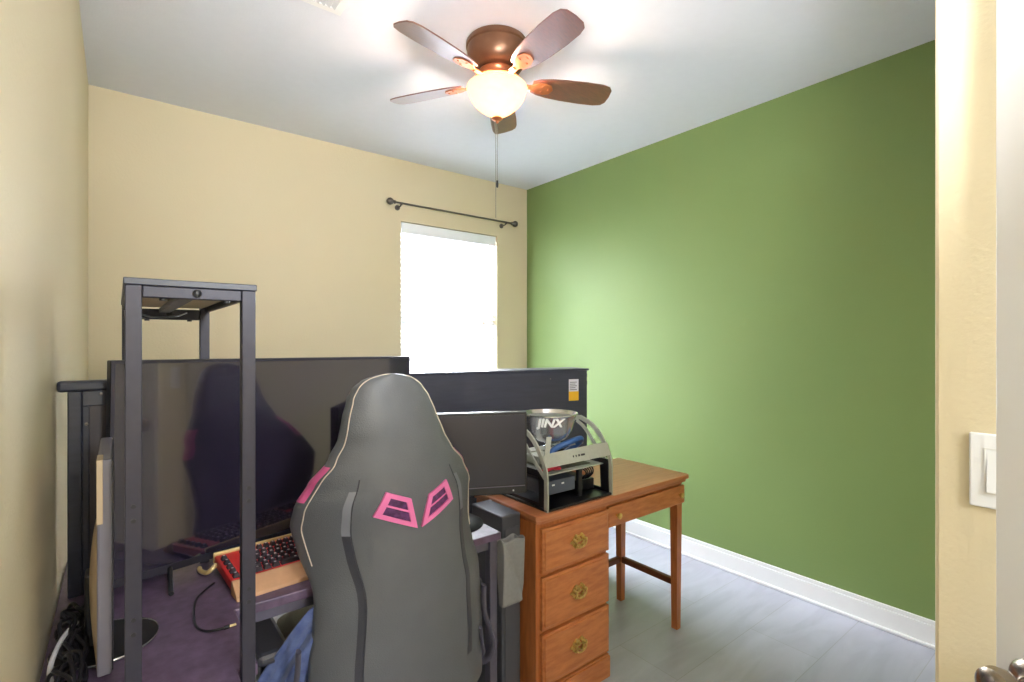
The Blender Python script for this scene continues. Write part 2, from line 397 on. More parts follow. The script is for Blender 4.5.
# bowl light
prof = []
for i in range(13):
    t = i/12; prof.append((.132*(1-t**1.9)**.8 if i < 12 else 0.0, -.218-.126*t))
inner = [(max(r-.004,0), z+.004) for r,z in reversed(prof[1:])]
MB().lathe([(.126,-.204),(.136,-.204),(.139,-.212),(.135,-.218)]+prof[1:]+[(0,-.342)]+inner[1:]+[(.126,-.214),(.126,-.204)], n=48).build('glass_bowl', M['bowlglass'], fan)
MB().lathe([(0,-.340),(.022,-.342),(.026,-.347),(.018,-.354),(.008,-.358),(.007,-.366),(0,-.369)], n=24).build('finial', M['copper'], fan)
for (dx, dy, ln, fob) in ((-.010,-.004,.80,False),(.010,.012,.62,True)):
    m = MB().tube([(dx,dy,-.362),(dx,dy,-ln)], .0013, n=6, smooth=False)
    o = m.build('pull_chain', M['pewter'], fan)
    if fob: MB().lathe([(0,0),(.0045,-.003),(.0055,-.02),(.0045,-.034),(0,-.037)], n=12, o=(dx,dy,-ln)).build('pull_fob', M['plastic'], o)

# ------------------------------------------------------------------ oak desk
D = thing('wooden_desk', 'varnished oak writing desk with three brass-handled drawers by the green wall', 'desk', (1.195,1.370,0))
DW, DD, DT = .963, .436, .747
m = MB()
c = .014
m.prism([(c,0),(DW-.012,0),(DW,.012),(DW,DD),(0,DD),(0,c)], .020, mtx=Matrix.Translation((0,0,DT-.020)), bev=.004)
m.prism([(c+.008,.010),(DW-.022,.010),(DW-.010,.022),(DW-.010,DD-.006),(.010,DD-.006),(.010,c+.008)], .014, mtx=Matrix.Translation((0,0,DT-.034)), bev=.003)
m.build('desktop', M['oaktop'], D)
px0, px1, pyf = .012, .397, .028
m = MB()
m.box((px0,pyf,.0),(px1,DD-.02,DT-.034), bev=.003)
m.build('pedestal', M['oakv'], D)
m = MB(); m.box((px0-.010,pyf-.014,0),(px1+.010,DD-.015,.088), bev=.004); m.box((px0-.006,pyf-.009,.088),(px1+.006,DD-.018,.096), bev=.003)
m.build('plinth', M['oak'], D)
def drawer_front(x0,x1,z0,z1,name='drawer'):
    m = MB(); m.box((x0,pyf-.016,z0),(x1,pyf-.0005,z1)); bmv = m.bm
    # moulded edge: raised centre field
    m.box((x0+.010,pyf-.021,z0+.010),(x1-.010,pyf-.010,z1-.010), bev=.004)
    return m.build(name, M['oak'], D)
def handle(x, z, par):
    m = MB(); R = Matrix.Translation((x,pyf-.0225,z)) @ Matrix.Rotation(pi/2,4,'X')
    out = []
    for i in range(72):
        a = 2*pi*i/72
        rx = .040*(1+.10*cos(6*a)+.08*cos(10*a)); ry_ = .026*(1+.14*cos(6*a)+.08*cos(10*a)); out.append((rx*cos(a), ry_*sin(a)))
    inn = [(.66*x_,.62*y_) for x_,y_ in out]
    m.frame(out, inn, .003, mtx=R)
    for s_ in (-1,1):
        m.box((min(s_*.026,s_*.008),-.0025,.0),(max(s_*.026,s_*.008),.0025,.003), mtx=R).lathe([(.008,0),(.008,.006),(.005,.012),(.007,.018),(0,.022)], n=14, mtx=R @ Matrix.Translation((s_*.026,.006,0)))
        for t_ in (-1,1): m.lathe([(0,0),(.007,0),(.006,.005),(0,.007)], n=12, mtx=R @ Matrix.Translation((s_*.018,t_*.017,.002)))
    m.lathe([(0,0),(.010,0),(.008,.006),(0,.009)], n=14, mtx=R @ Matrix.Translation((0,.004,0)))
    pts = [(-.026,.006),(-.027,-.006),(-.016,-.018),(0,-.021),(.016,-.018),(.027,-.006),(.026,.006)]
    m.tube([R @ Vector((p[0],p[1],.016)) for p in pts], .0032, n=8)
    m.build('brass_handle', M['brass'], par)['label'] = 'ornate aged brass bail handle'
for z0,z1 in ((.527,.692),(.318,.512),(.112,.303)):
    d = drawer_front(px0+.018, px1-.004, z0, z1); handle((px0+px1)/2+.007, (z0+z1)/2+.002, d)
m = MB(); m.box((px1,.034,.605),(DW-.02,.05,DT-.034)); m.box((px1,DD-.045,.605),(DW-.03,DD-.03,DT-.034)); m.box((DW-.045,.05,.605),(DW-.03,DD-.03,DT-.034))
m.build('apron', M['oak'], D)
d = MB().box((px1+.004,pyf-.010,.611),(DW-.018,.034,.696), bev=.004).build('drawer', M['oak'], D)
for kx in (px1+.055, DW-.06):
    MB().lathe([(.006,0),(.006,.006),(.012,.012),(.013,.018),(.008,.022),(0,.023)], n=18, o=(kx,pyf-.010,.655), mtx=Matrix.Rotation(pi/2,4,'X')).build('knob', M['brass'], d)
for ly in (.034, DD-.063):
    m = MB(); x0 = DW-.056
    t = bmesh.new(); bmesh.ops.create_cube(t, size=1)
    for v_ in t.verts:
        top = v_.co.z > 0; k = .020 if top else .015
        v_.co = Vector((x0+.021+(1 if v_.co.x>0 else -1)*k, ly+.021+(1 if v_.co.y>0 else -1)*k, .61 if top else 0))
    m.add(t); m.build('leg', M['oakv'], D)
m = MB(); m.box((DW-.048,ly-.30,.205),(DW-.024,ly+.01,.235), bev=.003); m.build('stretcher', M['oakdark'], D)
m = MB(); m.box((px1,ly+.008,.205),(DW-.048,ly+.032,.235), bev=.003); m.build('stretcher', M['oakdark'], D)

# ------------------------------------------------------------------ black desk (L shaped)
BD = thing('computer_desk', 'black L-shaped computer desk along the left wall under the large television', 'desk', (XL,1.05,0))
BZ = .74
L = lambda x,y: (x-XL, y-1.05)
m = MB().prism([L(XL+.004,1.00),L(.007,1.00),L(.007,1.107),L(.037,1.107),L(.037,1.00),L(.185,1.00),L(.185,1.107),L(.222,1.107),L(.222,1.36),L(1.02,1.36),L(1.02,1.985),L(XL+.004,1.985)], .025, mtx=Matrix.Translation((0,0,BZ-.025)), bev=.003)
m.build('desktop', M['bdesk'], BD)
def P(x,y,z): return (x-XL, y-1.05, z)
for (x,y) in ((.150,1.02),(XL+.02,1.02),(.985,1.375),(.985,1.93),(XL+.02,1.93)):
    MB().box(P(x,y,0),P(x+.03,y+.03,BZ-.025),bev=.003).build('leg', M['bframe2'], BD)
for a_, b_ in ((P(.222,1.385,BZ-.06),P(.985,1.40,BZ-.025)),(P(.99,1.405,BZ-.055),P(1.01,1.93,BZ-.025)),(P(.99,1.405,.12),P(1.01,1.93,.15))):
    MB().box(a_,b_,bev=.002).build('frame_rail', M['bframe2'], BD)
MB().box(P(.70,1.42,.30),P(.985,1.92,.318),bev=.002).build('lower_shelf', M['bdesk'], BD)
# fabric pouch hanging from desk side
pc = MB()
px_, py_, pz = 1.022, 1.375, .708
def pouch(u, v):
    a = 2*pi*u
    wx, wy = .042, .026*(1-.8*v)+.003
    x = wx*max(-1,min(1,1.35*cos(a))); y = wy*max(-1,min(1,1.5*sin(a)))
    crease = .007*max(0,1-abs((x/wx)*.5+.5-v*1.1)*5)*(1 if sin(a) < 0 else 0)
    return Vector((px_+.046+x, py_+y+crease-.01*v, pz-.225*v-.012*(1-v)*(.5+.5*sin(a))-.004*sin(5*a)*(1-v)))
pc.grid(pouch, 64, 24, closed_u=True)
po = pc.build('storage_pouch', M['fabric'], None, loc=(px_,py_,pz))
md = po.modifiers.new('s','SOLIDIFY'); md.thickness = .003
tag(po, 'grey fabric pouch hanging open from the right end of the black desk', 'storage pouch')

# grey tower between desks
tw = thing('computer_tower', 'tall grey metal casing standing between the black desk and the oak desk', 'computer tower', (1.098,1.46,0))
MB().box((0,0,.02),(.088,.20,.745),bev=.006).build('casing', M['towerg'], tw)
MB().box((.012,-.004,.05),(.076,.0,.70),bev=.002).build('front_panel', M['towerg'], tw)
for x in (.006,.062):
    for y in (.02,.16): MB().box((x,y,0),(x+.02,y+.02,.02)).build('foot', M['plastic'], tw)

# ------------------------------------------------------------------ rack (open metal shelf)
RH = 1.493
ry1, ry2 = 1.08, 1.725
rx0, rx1 = .010, .2125
rk = thing('metal_shelf_rack', 'tall narrow black steel shelf rack standing on the left of the black desk', 'shelf rack', (rx0,ry1,BZ))
W_, Dp, HH = rx1-rx0, ry2-ry1, RH-BZ
lw = .024
for nm, y0 in (('front',0),('rear',Dp-lw)):
    for x in (0, W_-lw):
        m = MB(); m.box((x,y0,-BZ if nm == 'front' else 0),(x+lw,y0+lw,HH-.012), m=M['bframe'], bev=.0015)
        # bolt holes
        for z in ([.14,.165,.335,.36] if nm == 'front' else []):
            m.lathe([(0,0),(.0038,0),(.0038,.0008),(0,.0012)], m=M['plastic'], n=12, o=(x+lw/2,y0-.0002,z), mtx=Matrix.Rotation(pi/2,4,'X'))
        m.build('leg', None, rk)
    m = MB(); zr0, zr1 = (HH-.033, HH-.012) if nm == 'front' else (HH-.049, HH-.020)
    m.box((lw,y0+.002,zr0),(W_-lw,y0+lw-.004,zr1),bev=.002); 
    m.lathe([(0,0),(.0075,0),(.0075,.002),(.005,.004),(0,.004)], m=M['plastic'], n=16, o=(W_*.52,y0+.002,(zr0+zr1)/2), mtx=Matrix.Rotation(pi/2,4,'X'))
    for xx in (.27,.76):
        m.lathe([(0,0),(.006,0),(.006,-.004),(0,-.004)], m=M['plastic'], n=12, o=(W_*xx,y0+.012,zr0))
    m.build('top_rail', M['bframe'], rk)
for x in (.001, W_-.011): MB().box((x,lw,HH-.026),(x+.010,Dp-lw,HH-.012),bev=.002).build('side_rail', M['bframe'], rk)
m = MB(); m.box((W_*.40,lw-.006,HH-.030),(W_*.40+.026,Dp-lw+.006,HH-.018),bev=.002); m.build('centre_brace', M['bframe2'], rk)
MB().box((-.002,-.002,HH-.012),(W_+.002,Dp+.002,HH),bev=.0015).build('top_shelf', M['dpanel'], rk)
MB().box((.02,.02,HH-.0155),(W_-.02,Dp-.02,HH-.0122)).build('shelf_underside', M['board'], rk)
MB().tube([(.02,.2,HH-.05),(.05,.28,HH-.056),(.10,.36,HH-.05),(.13,.45,HH-.037)], .0022, n=8).build('loose_wire', M['cable'], rk)

# ------------------------------------------------------------------ big television
TR = radians(14.3)
tl = Vector((-.020,1.585))
TVW, TZ0, TZ1 = .955, .772, 1.336
tv = thing('television', 'large flat black television with a glossy screen reflecting the chair', 'television', (tl.x,tl.y,BZ), TR)
z0, z1 = TZ0-BZ, TZ1-BZ
tilt = Matrix.Rotation(radians(-.0),4,'X')
SH = Matrix.Translation((0,0,0)) @ Matrix.Rotation(radians(.75),4,'Y')
MB().box((0,0,z0),(TVW,.032,z1),bev=.003, mtx=SH).build('housing', M['plastic'], tv)
MB().frame([(.001,z0+.001),(TVW-.001,z0+.001),(TVW-.001,z1-.001),(.001,z1-.001)], [(.009,z0+.02),(TVW-.009,z0+.02),(TVW-.009,z1-.009),(.009,z1-.009)], .003, mtx=SH @ Matrix(((1,0,0,0),(0,0,-1,0),(0,1,0,0),(0,0,0,1)))).build('bezel', M['bframe'], tv)
MB().box((.009,-.0012,z0+.02),(TVW-.009,.001,z1-.009), mtx=SH).build('screen', M['screen'], tv)
for x in (.14,TVW-.16):
    MB().tube([(x,.02,z0+.02),(x-.02,-.05,.014),(x-.03,-.085,.006)], .006, n=8).tube([(x,.02,z0+.02),(x-.02,.06,.014),(x-.03,.10,.006)], .006, n=8).build('stand_leg', M['plastic'], tv)

# narrow framed panel at the wall
pA = thing('framed_panel', 'narrow dark framed panel with a rounded top rail behind the left end of the television', 'wooden panel', (-.117,1.665,BZ), radians(4))
zt = 1.283-BZ
MB().box((0,0,zt-.027),(.24,.045,zt),bev=.007).build('top_rail', M['dpanel'], pA)
for x in (.020,.205): MB().box((x,.004,0),(x+.028,.04,zt-.027),bev=.003).build('stile', M['dpanel'], pA)
MB().box((.048,.012,0.0),(.205,.032,zt-.027)).build('panel', M['dpanel2'], pA)
m = MB().box((.048,.006,zt-.065),(.205,.030,zt-.027),bev=.002).box((.048,.006,0),(.062,.03,zt-.065),bev=.002).box((.062,.006,0),(.205,.03,.03),bev=.002); m.build('inner_frame', M['dpanel'], pA)
for x,z in ((.085,zt-.035),(.056,zt-.11)):
    m = MB().lathe([(0,0),(.004,0),(.0035,.003),(0,.0035)], n=12, o=(x,.005,z), mtx=Matrix.Rotation(pi/2,4,'X'))
    m.build('screw', M['pewter'], pA)

# wide dark cabinet B
bA = Vector((1.06,2.4075)); bB = Vector((2.252,2.121))
ang = math.atan2(bB.y-bA.y, bB.x-bA.x); BL = (bB-bA).length
cb = thing('storage_cabinet', 'wide black cabinet with a white and yellow sticker standing behind the oak desk', 'cabinet', (bA.x,bA.y,0), ang)
ch = 1.217
MB().box((0,.004,.05),(BL-.006,.19,ch-.012),bev=.003).build('body', M['dpanel'], cb)
MB().box((-.01,-.002,ch-.012),(BL+.004,.20,ch),bev=.003).build('top', M['dpanel'], cb)
MB().box((.01,.01,0),(BL-.02,.18,.05)).build('plinth', M['plastic'], cb)
MB().box((BL-.006,.02,ch-.055),(BL+.006,.05,ch-.030),bev=.002).box((BL-.006,.02,ch-.10),(BL+.006,.05,ch-.075),bev=.002).build('bracket', M['plastic'], cb)
lb = MB().box((BL-.135,.0025,ch-.190),(BL-.068,.0042,ch-.062)).build('sticker', M['paper'], cb)
MB().box((BL-.135,.0015,ch-.190),(BL-.068,.0026,ch-.135)).build('yellow_band', M['yellow'], lb)
m = MB()
for i in range(5): m.box((BL-.128,.0018,ch-.078-.011*i),(BL-.08-.01*(i%2),.0026,ch-.082-.011*i))
m.build('print', M['ink'], lb)
MB().lathe([(0,0),(.004,0),(.003,.003),(0,.003)], n=10, o=(BL-.26,.004,ch-.055), mtx=Matrix.Rotation(pi/2,4,'X')).build('screw', M['pewter'], cb)

# ------------------------------------------------------------------ small monitor right of chair
def cam2w(u, d):
    l = (u-512)/F*d
    return Vector((d*sin(YAW)+l*cos(YAW), d*cos(YAW)-l*sin(YAW)))
mr = cam2w(527, 1.80); a_dir = radians(-26)
mn = thing('computer_monitor', 'small dark flat monitor standing between the gaming chair and the open computer frame', 'monitor', (mr.x-.24*cos(a_dir),mr.y-.24*sin(a_dir),BZ), a_dir)
zz = lambda v,d=1.80: H-(v-341)/F*d-BZ
mt0, mb0 = zz(411.5), zz(493)
MB().box((-.24,0,mb0),(.24,.03,mt0),bev=.004).build('housing', M['plastic'], mn)
MB().box((-.232,-.0012,mb0+.034),(.232,.001,mt0-.010)).build('screen', M['screen2'], mn)
MB().box((-.236,-.003,mb0+.027),(.232,.001,mb0+.030)).build('bezel_line', M['bframe2'], mn)
MB().lathe([(0,0),(.0035,0),(.0035,.001),(0,.001)], n=10, o=(.19,0,mb0+.013), mtx=Matrix.Rotation(pi/2,4,'X')).build('power_light', M['chrome'], mn)
MB().box((-.04,.03,.012),(.0,.045,mb0+.14),bev=.003).build('neck', M['plastic'], mn)
MB().lathe([(0,0),(.105,0),(.105,.004),(.09,.012),(.03,.018),(0,.018)], n=40, o=(-.02,.03,0)).build('base', M['plastic'], mn)

# ------------------------------------------------------------------ portrait monitor at left
pm = thing('portrait_monitor', 'monitor seen edge-on with a tan back on a round black base at the left wall', 'monitor', (-.018,1.375,BZ), 0)
MB().box((-.012,-.155,.012),(.010,.13,.42),bev=.004, m=M['plasgrey']).build('housing', None, pm)
MB().box((.010,-.150,.018),(.0125,.125,.414)).build('screen', M['screen2'], pm)
MB().box((-.0125,-.158,.30),(-.003,-.10,.421),bev=.001).build('button_strip', M['beige'], pm)
m = MB()
def hump(u, v):
    y = -.15+.27*u; z = .02+.27*v
    return Vector((-.012-.015*sin(pi*u)**.6*sin(pi*min(1,v*1.05))**.55 if 0<u<1 and 0<v<.95 else -.012, y, z))
m.grid(hump, 20, 20); m.build('back_shell', M['beige'], pm)
MB().lathe([(0,0),(.088,0),(.092,.003),(.090,.006),(.05,.011),(0,.012)], n=48).build('base', M['plastic'], pm)
m = MB().lathe([(.0895,.0055),(.0925,.0045),(.0915,.007),(.0895,.0055)], n=48); m.build('base_rim', M['chrome'], pm)
MB().box((-.035,-.02,.01),(-.012,.03,.16),bev=.004).build('neck', M['plastic'], pm)

# cables on desk at left
def cable(name, pts, r, m_, label, cat='cable', group=None):
    o = MB().tube(pts, r, n=8).build(name, m_, None, loc=pts[0]); return tag(o, label, cat, group)
rc = random.Random(11)
for i in range(9):
    pts = []; y = 1.60-rc.random()*.06; x = -.085+rc.random()*.03
    for k in range(9):
        pts.append((max(-.108,min(-.035,x+rc.uniform(-.022,.022))), y-.055*k+rc.uniform(-.01,.01), BZ+.006+.006*(i%3)+rc.uniform(0,.035)*(0 if k in (0,8) else 1)))
    cable('power_cable', pts, .0038, M['cable'], 'black cable in the tangle on the desk against the left wall', 'cable', 'tangled black cables by the left wall')
cable('white_cable', [(-.07,1.45,BZ+.03),(-.088,1.38,BZ+.035),(-.10,1.30,BZ+.024),(-.092,1.24,BZ+.012),(-.07,1.20,BZ+.008),(-.05,1.19,BZ+.006)], .0045, M['wcable'], 'white cable looping beside the round monitor base')
# usb cable
def onz(u,v,z):
    d = (H-z)*F/(v-341); p = cam2w(u,d); return (p.x,p.y,z)
zc = BZ+.004
uc = thing('charging_cable', 'dark thin charging cable with a metal plug lying left of the keyboard', 'cable', onz(213,580,zc))
pts = [onz(*q,zc) for q in ((214,583),(205,590),(196,600),(194,615),(197,627),(208,631),(224,628))]
o = MB().tube(pts, .0026, M['cable'], n=8).build('cord', None, None); o.parent = uc; o.matrix_parent_inverse = Matrix.Translation(-Vector(uc.location))
p0, p1 = Vector(pts[-1]), Vector(onz(236,624,zc))
o = MB().tube([p0, p0+(p1-p0)*.45], .0045, M['cable'], n=10, smooth=False).build('plug_sleeve', None, None); o.parent = uc; o.matrix_parent_inverse = Matrix.Translation(-Vector(uc.location))
o = MB().tube([p0+(p1-p0)*.45, p1], .004, M['gold'], n=10, smooth=False, flat=.6).build('plug', None, None); o.parent = uc; o.matrix_parent_inverse = Matrix.Translation(-Vector(uc.location))

# ------------------------------------------------------------------ keyboard
kx0, ky0 = .232, 1.392
kb = thing('keyboard', 'black and red mechanical keyboard with a tan wrist rest on the black desk', 'keyboard', (kx0,ky0,BZ), radians(5))
KW = .45
kt = Matrix.Rotation(radians(4),4,'X')
MB().box((0,.055,.004),(KW,.225,.030),bev=.004, mtx=kt).build('base', M['red'], kb)
MB().box((-.002,.222,.008),(KW+.002,.232,.038),bev=.003, mtx=kt).build('rear_trim', M['gold'], kb)
t = bmesh.new()
prf = [(0,0),(.055,0),(.055,.034),(.048,.036),(.004,.008)]
MB().prism([(y,z) for y,z in prf], KW, mtx=Matrix(((0,0,1,0),(1,0,0,0),(0,1,0,0),(0,0,0,1))), bev=.002).build('wrist_rest', M['wrist'], kb)
krng = random.Random(5)
def keycap(x, y, wd):
    m = MB(); t = bmesh.new(); bmesh.ops.create_cube(t, size=1)
    for q in t.verts:
        top = q.co.z > 0; ins = .0035 if top else 0
        q.co = Vector((x+wd/2+(1 if q.co.x>0 else -1)*(wd/2-ins-.0006), y+.0085+(1 if q.co.y>0 else -1)*(.0085-ins*.7), .040 if top else .030))
    m.add(t, M['key'])
    m.box((x+wd*.32,y+.009,.0399),(x+wd*.32+.005,y+.014,.0404), m=M['legend'])
    o = m.build('keycap', None, kb, smooth=False)
    o.data.transform(kt)
    return o
# macro column, then main block (kept under 100 caps)
for r in range(5): keycap(.008, .066+r*.0285, .017)
for r in range(6):
    y = .064+r*.0245+(.006 if r == 5 else 0); x = .058
    if r == 0: ws = [.024,.022,.022,.118,.022,.022,.022,.024]
    else: ws = [.022+.003*((r*2)%3)] + [.0185]*12 + [.026]
    for wd in ws:
        if x+wd > .345: break
        keycap(x, y, wd-.0015); x += wd
    for q in range(3):
        if r in (2,): continue
        keycap(.352+q*.0195, y, .018)
m = MB().tube([(.0,.20,.03),(-.012,.195,.022),(-.022,.205,.012),(-.03,.235,.009),(-.028,.26,.008)], .006, n=10)
m.build('coiled_cable_end', M['gold'], kb)['label'] = 'pale gold cable leaving the keyboard'

# ------------------------------------------------------------------ gaming chair
gx, gy = .612, 1.165
ch_ = thing('gaming_chair', 'grey leatherette gaming chair with pink vents seen from behind', 'gaming chair', (gx,gy,0))
WT = [(.36,.262),(.55,.262),(.67,.250),(.76,.243),(.84,.256),(.91,.266),(.97,.256),(1.03,.222),(1.09,.172),(1.14,.144),(1.19,.128),(1.235,.112),(1.265,.094),(1.285,.069),(1.296,.038),(1.301,.002)]
ST = [(.36,.075),(.72,.085),(.84,.14),(.91,.150),(1.0,.10),(1.08,.045),(1.16,.02),(1.30,.01)]
TT = [(.36,.09),(.9,.085),(1.05,.085),(1.15,.095),(1.25,.085),(1.28,.065),(1.295,.04),(1.301,.006)]
XT = [(.36,.030),(.7,.026),(.9,.002),(1.0,-.012),(1.1,-.030),(1.2,-.044),(1.301,-.056)]
YT = [(.36,.03),(.8,.01),(1.0,.0),(1.15,.012),(1.301,.03)]
def sg(v, p): return (1 if v >= 0 else -1)*abs(v)**p
def sec(phi, z, off=0):
    w_, s_, t_, xc, yb = (interp(tb, z) for tb in (WT,ST,TT,XT,YT))
    q = sg(cos(phi), .75); f = sin(phi)
    x = xc + (w_+off)*q
    y = yb + t_/2 + s_*abs(q)**2.0 + (t_/2+off)*sg(f, .8) 
    # gentle dish of the rear face between the wings
    return Vector((x, y, z))
zlist = [.36+(1.301-.36)*(1-(1-i/70)**1.5) for i in range(71)]
m = MB()
m.grid(lambda u,v: sec(2*pi*u, zlist[round(v*70)]), 96, 70, closed_u=True)
bm_ = m.bm; bm_.verts.ensure_lookup_table()
es = [e for e in bm_.edges if e.is_boundary]; bmesh.ops.holes_fill(bm_, edges=es); bmesh.ops.recalc_face_normals(bm_, faces=bm_.faces)
bk = m.build('backrest', M['leather'], ch_)
# piping along the rear rim
PH = pi+.42
zl = [z for z in zlist if z > .80]
left = [sec(PH, z, .001) for z in zl[::2]]; right = [sec(-.42, z, .001) for z in zl[::2]]
MB().tube(left+right[::-1][1:], .0016, n=6).build('piping', M['piping'], bk)
# pink side bolster patches and black side strips
for sgn in (-1,1):
    m = MB()
    f0, f1 = (pi-.55, pi+.33) if sgn < 0 else (-.33, .55)
    m.grid(lambda u,v: sec(f0+(f1-f0)*u, .985+.09*v, .0015), 10, 12); bmesh.ops.recalc_face_normals(m.bm, faces=m.bm.faces)
    m.build('side_panel', M['pinkl'], bk)['label'] = 'pink side bolster panel'
    ph = (lambda q: (pi+math.acos(abs(q)**(1/.75))) if sgn < 0 else (2*pi-math.acos(abs(q)**(1/.75))))
    m = MB()
    a0, a1 = ph(.60), ph(.665)
    m.grid(lambda u,v: sec(a0+(a1-a0)*u, .90+.115*v, .0012), 4, 12); m.build('trim_strip', M['leatherl'], bk)
    m = MB(); m.grid(lambda u,v: sec(a0+(a1-a0)*u, .48+.42*v, .0012), 4, 20); m.build('trim_strip', M['leather2'], bk)
    MB().tube([sec(ph(.595), .48+(1.045-.48)*i/20, .0006) for i in range(21)], .0016, n=6).build('seam', M['leather2'], bk)
# vents: work from picture-measured outline, laid on the rear surface in local x,z
def on_back(x, z, off):
    xc = interp(XT, z); w_ = interp(WT, z); q = max(-1,min(1,(x-xc)/w_)); c_ = abs(q)**(1/.75)
    ph_ = -math.acos(c_) if q > 0 else pi+math.acos(c_)
    p = sec(ph_, z, 0); p.y -= off; return p
def vent(sgn, pts):
    pts = [(sgn*x, z) for x,z in pts]
    cx_, cz_ = sum(p[0] for p in pts)/4, sum(p[1] for p in pts)/4
    ins = [(cx_+(x-cx_)*.66, cz_+(z-cz_)*.66) for x,z in pts]
    def ringmesh(A, B, o0, o1):
        t = bmesh.new(); n = len(A); K = 6
        def dens(Pp): 
            out = []
            for i in range(n):
                a, b_ = Pp[i], Pp[(i+1)%n]
                out += [(a[0]+(b_[0]-a[0])*k/K, a[1]+(b_[1]-a[1])*k/K) for k in range(K)]
            return out
        dA, dB = dens(A), dens(B); N = len(dA)
        R = [[t.verts.new(on_back(x,z,o)) for x,z in Q] for Q,o in ((dA,o0),(dA,o1),(dB,o1),(dB,o0))]
        for a_, b_ in ((0,1),(1,2),(2,3)):
            for k in range(N): j=(k+1)%N; t.faces.new((R[a_][k],R[a_][j],R[b_][j],R[b_][k]))
        bmesh.ops.recalc_face_normals(t, faces=t.faces); return t
    m = MB(); m.add(ringmesh(pts, ins, -.004, .007), M['pink'])
    # slats across parallel to the long top edge
    def lerp(a,b_,k): return (a[0]+(b_[0]-a[0])*k, a[1]+(b_[1]-a[1])*k)
    for k0,k1 in ((.40,.52),):
        A = lerp(ins[0],ins[3],k0); Bq = lerp(ins[1],ins[2],k0); Cq = lerp(ins[1],ins[2],k1); Dq = lerp(ins[0],ins[3],k1)
        t = bmesh.new(); N = 6
        top = [t.verts.new(on_back(*lerp(A,Bq,i/N), .006)) for i in range(N+1)]; bot = [t.verts.new(on_back(*lerp(Dq,Cq,i/N), .006)) for i in range(N+1)]
        for i in range(N): t.faces.new((top[i],top[i+1],bot[i+1],bot[i]))
        t2 = t; bmesh.ops.recalc_face_normals(t2, faces=t2.faces); m.add(t2, M['pink'])
    v_ = m.build('vent', None, bk); v_['label'] = 'pink moulded vent'
    t = bmesh.new(); N = 6
    G = [[t.verts.new(on_back(*lerp(lerp(ins[0],ins[1],i/N), lerp(ins[3],ins[2],i/N), j/N), .0012)) for i in range(N+1)] for j in range(N+1)]
    for j in range(N):
        for i in range(N): t.faces.new((G[j][i],G[j][i+1],G[j+1][i+1],G[j+1][i]))
    m = MB(); m.add(t, M['purple']); m.build('vent_mesh', None, v_)
VP = [(-.088,1.010),(-.026,.985),(-.006,.905),(-.116,.950)]
vent(1, VP); vent(-1, VP)
# seat
m = MB()
def seatf(u, v):
    a = 2*pi*u; x = .24*sg(cos(a),.55); y = .34+.25*sg(sin(a),.55)
    return Vector((x*interp([(0,.9),(.15,1),(.85,1),(1,.86)],v), .34+(y-.34)*interp([(0,.93),(.15,1),(.85,1),(1,.9)],v), .415+.10*v+.03*abs(cos(a))**3*(v>.5)))
m.grid(seatf, 60, 14, closed_u=True)
bmesh.ops.holes_fill(m.bm, edges=[e for e in m.bm.edges if e.is_boundary]); m.build('seat', M['leather2'], ch_)
for s_ in (-1,1):
    ar = MB().box((s_*.30-.04,.20,.57),(s_*.30+.04,.42,.602),bev=.012).build('armrest', M['leather2'], ch_)
    MB().box((s_*.30-.02,.26,.42),(s_*.30+.02,.32,.57),bev=.006).box((min(s_*.10,s_*.32),.26,.40),(max(s_*.10,s_*.32),.32,.42),bev=.004).build('armrest_post', M['plastic'], ar)
    # curved recliner bracket
    MB().tube([(s_*.27,.10,.64),(s_*.275,.105,.56),(s_*.30,.11,.49),(s_*.32,.12,.43),(s_*.31,.15,.37),(s_*.25,.2,.36)], .012, n=10, flat=.5).tube([(s_*.25,.09,.52),(s_*.262,.10,.47),(s_*.28,.12,.42),(s_*.27,.15,.37)], .010, n=10, flat=.5).build('recliner_bracket', M['bframe2'], ch_)
MB().lathe([(.032,.09),(.032,.25),(.018,.252),(.018,.40),(.09,.405),(.09,.414),(0,.414)], n=24, o=(0,.33,0)).build('gas_lift', M['plastic'], ch_)
m = MB()
for k in range(5):
    a = 2*pi*k/5+.3
    m.tube([(0,.33,.11),(.15*cos(a),.33+.15*sin(a),.10),(.30*cos(a),.33+.30*sin(a),.075)], lambda t: .026-.010*t, n=10, flat=.7)
m.build('star_base', M['plastic'], ch_)
for k in range(5):
    a = 2*pi*k/5+.3; c0 = (.30*cos(a),.33+.30*sin(a),.029)
    MB().lathe([(0,-.02),(.026,-.02),(.029,-.012),(.029,.012),(.026,.02),(0,.02)], n=20, o=c0, mtx=Matrix.Rotation(pi/2,4,'X') ).box((c0[0]-.008,c0[1]-.006,.055),(c0[0]+.008,c0[1]+.006,.078)).build('castor', M['plastic'], ch_)

# blue garment draped on the left arm of the chair
m = MB()
edge = spline([Vector(p) for p in ((.40,1.29,.715),(.373,1.30,.708),(.335,1.325,.655),(.305,1.345,.60),(.270,1.375,.54),(.245,1.40,.46),(.235,1.41,.38))], 12)
def cloth(u, v):
    p = edge[min(len(edge)-1, round(u*(len(edge)-1)))]
    q = p + Vector((.11*v+.03*v*v, -.010*v+.02*sin(3*v), -.20*v))
    f = sin(17*v+3*u)+.5*sin(31*v-6*u)
    n_ = Vector((-.6,-.75,.1))
    roll = .02*cos(min(v*9,pi))
    return q + n_*(.012*f*min(1,v*5) - roll + .006*noise.noise(Vector((u*7,v*7,0))))
m.grid(cloth, 72, 50); g = m.build('blue_garment', M['denim'], None, loc=(gx-.30,1.35,.60))
md = g.modifiers.new('s','SOLIDIFY'); md.thickness = .006
md = g.modifiers.new('b','SUBSURF'); md.levels = 1; md.render_levels = 1
tag(g, 'blue denim garment draped over the left arm of the gaming chair', 'clothing')

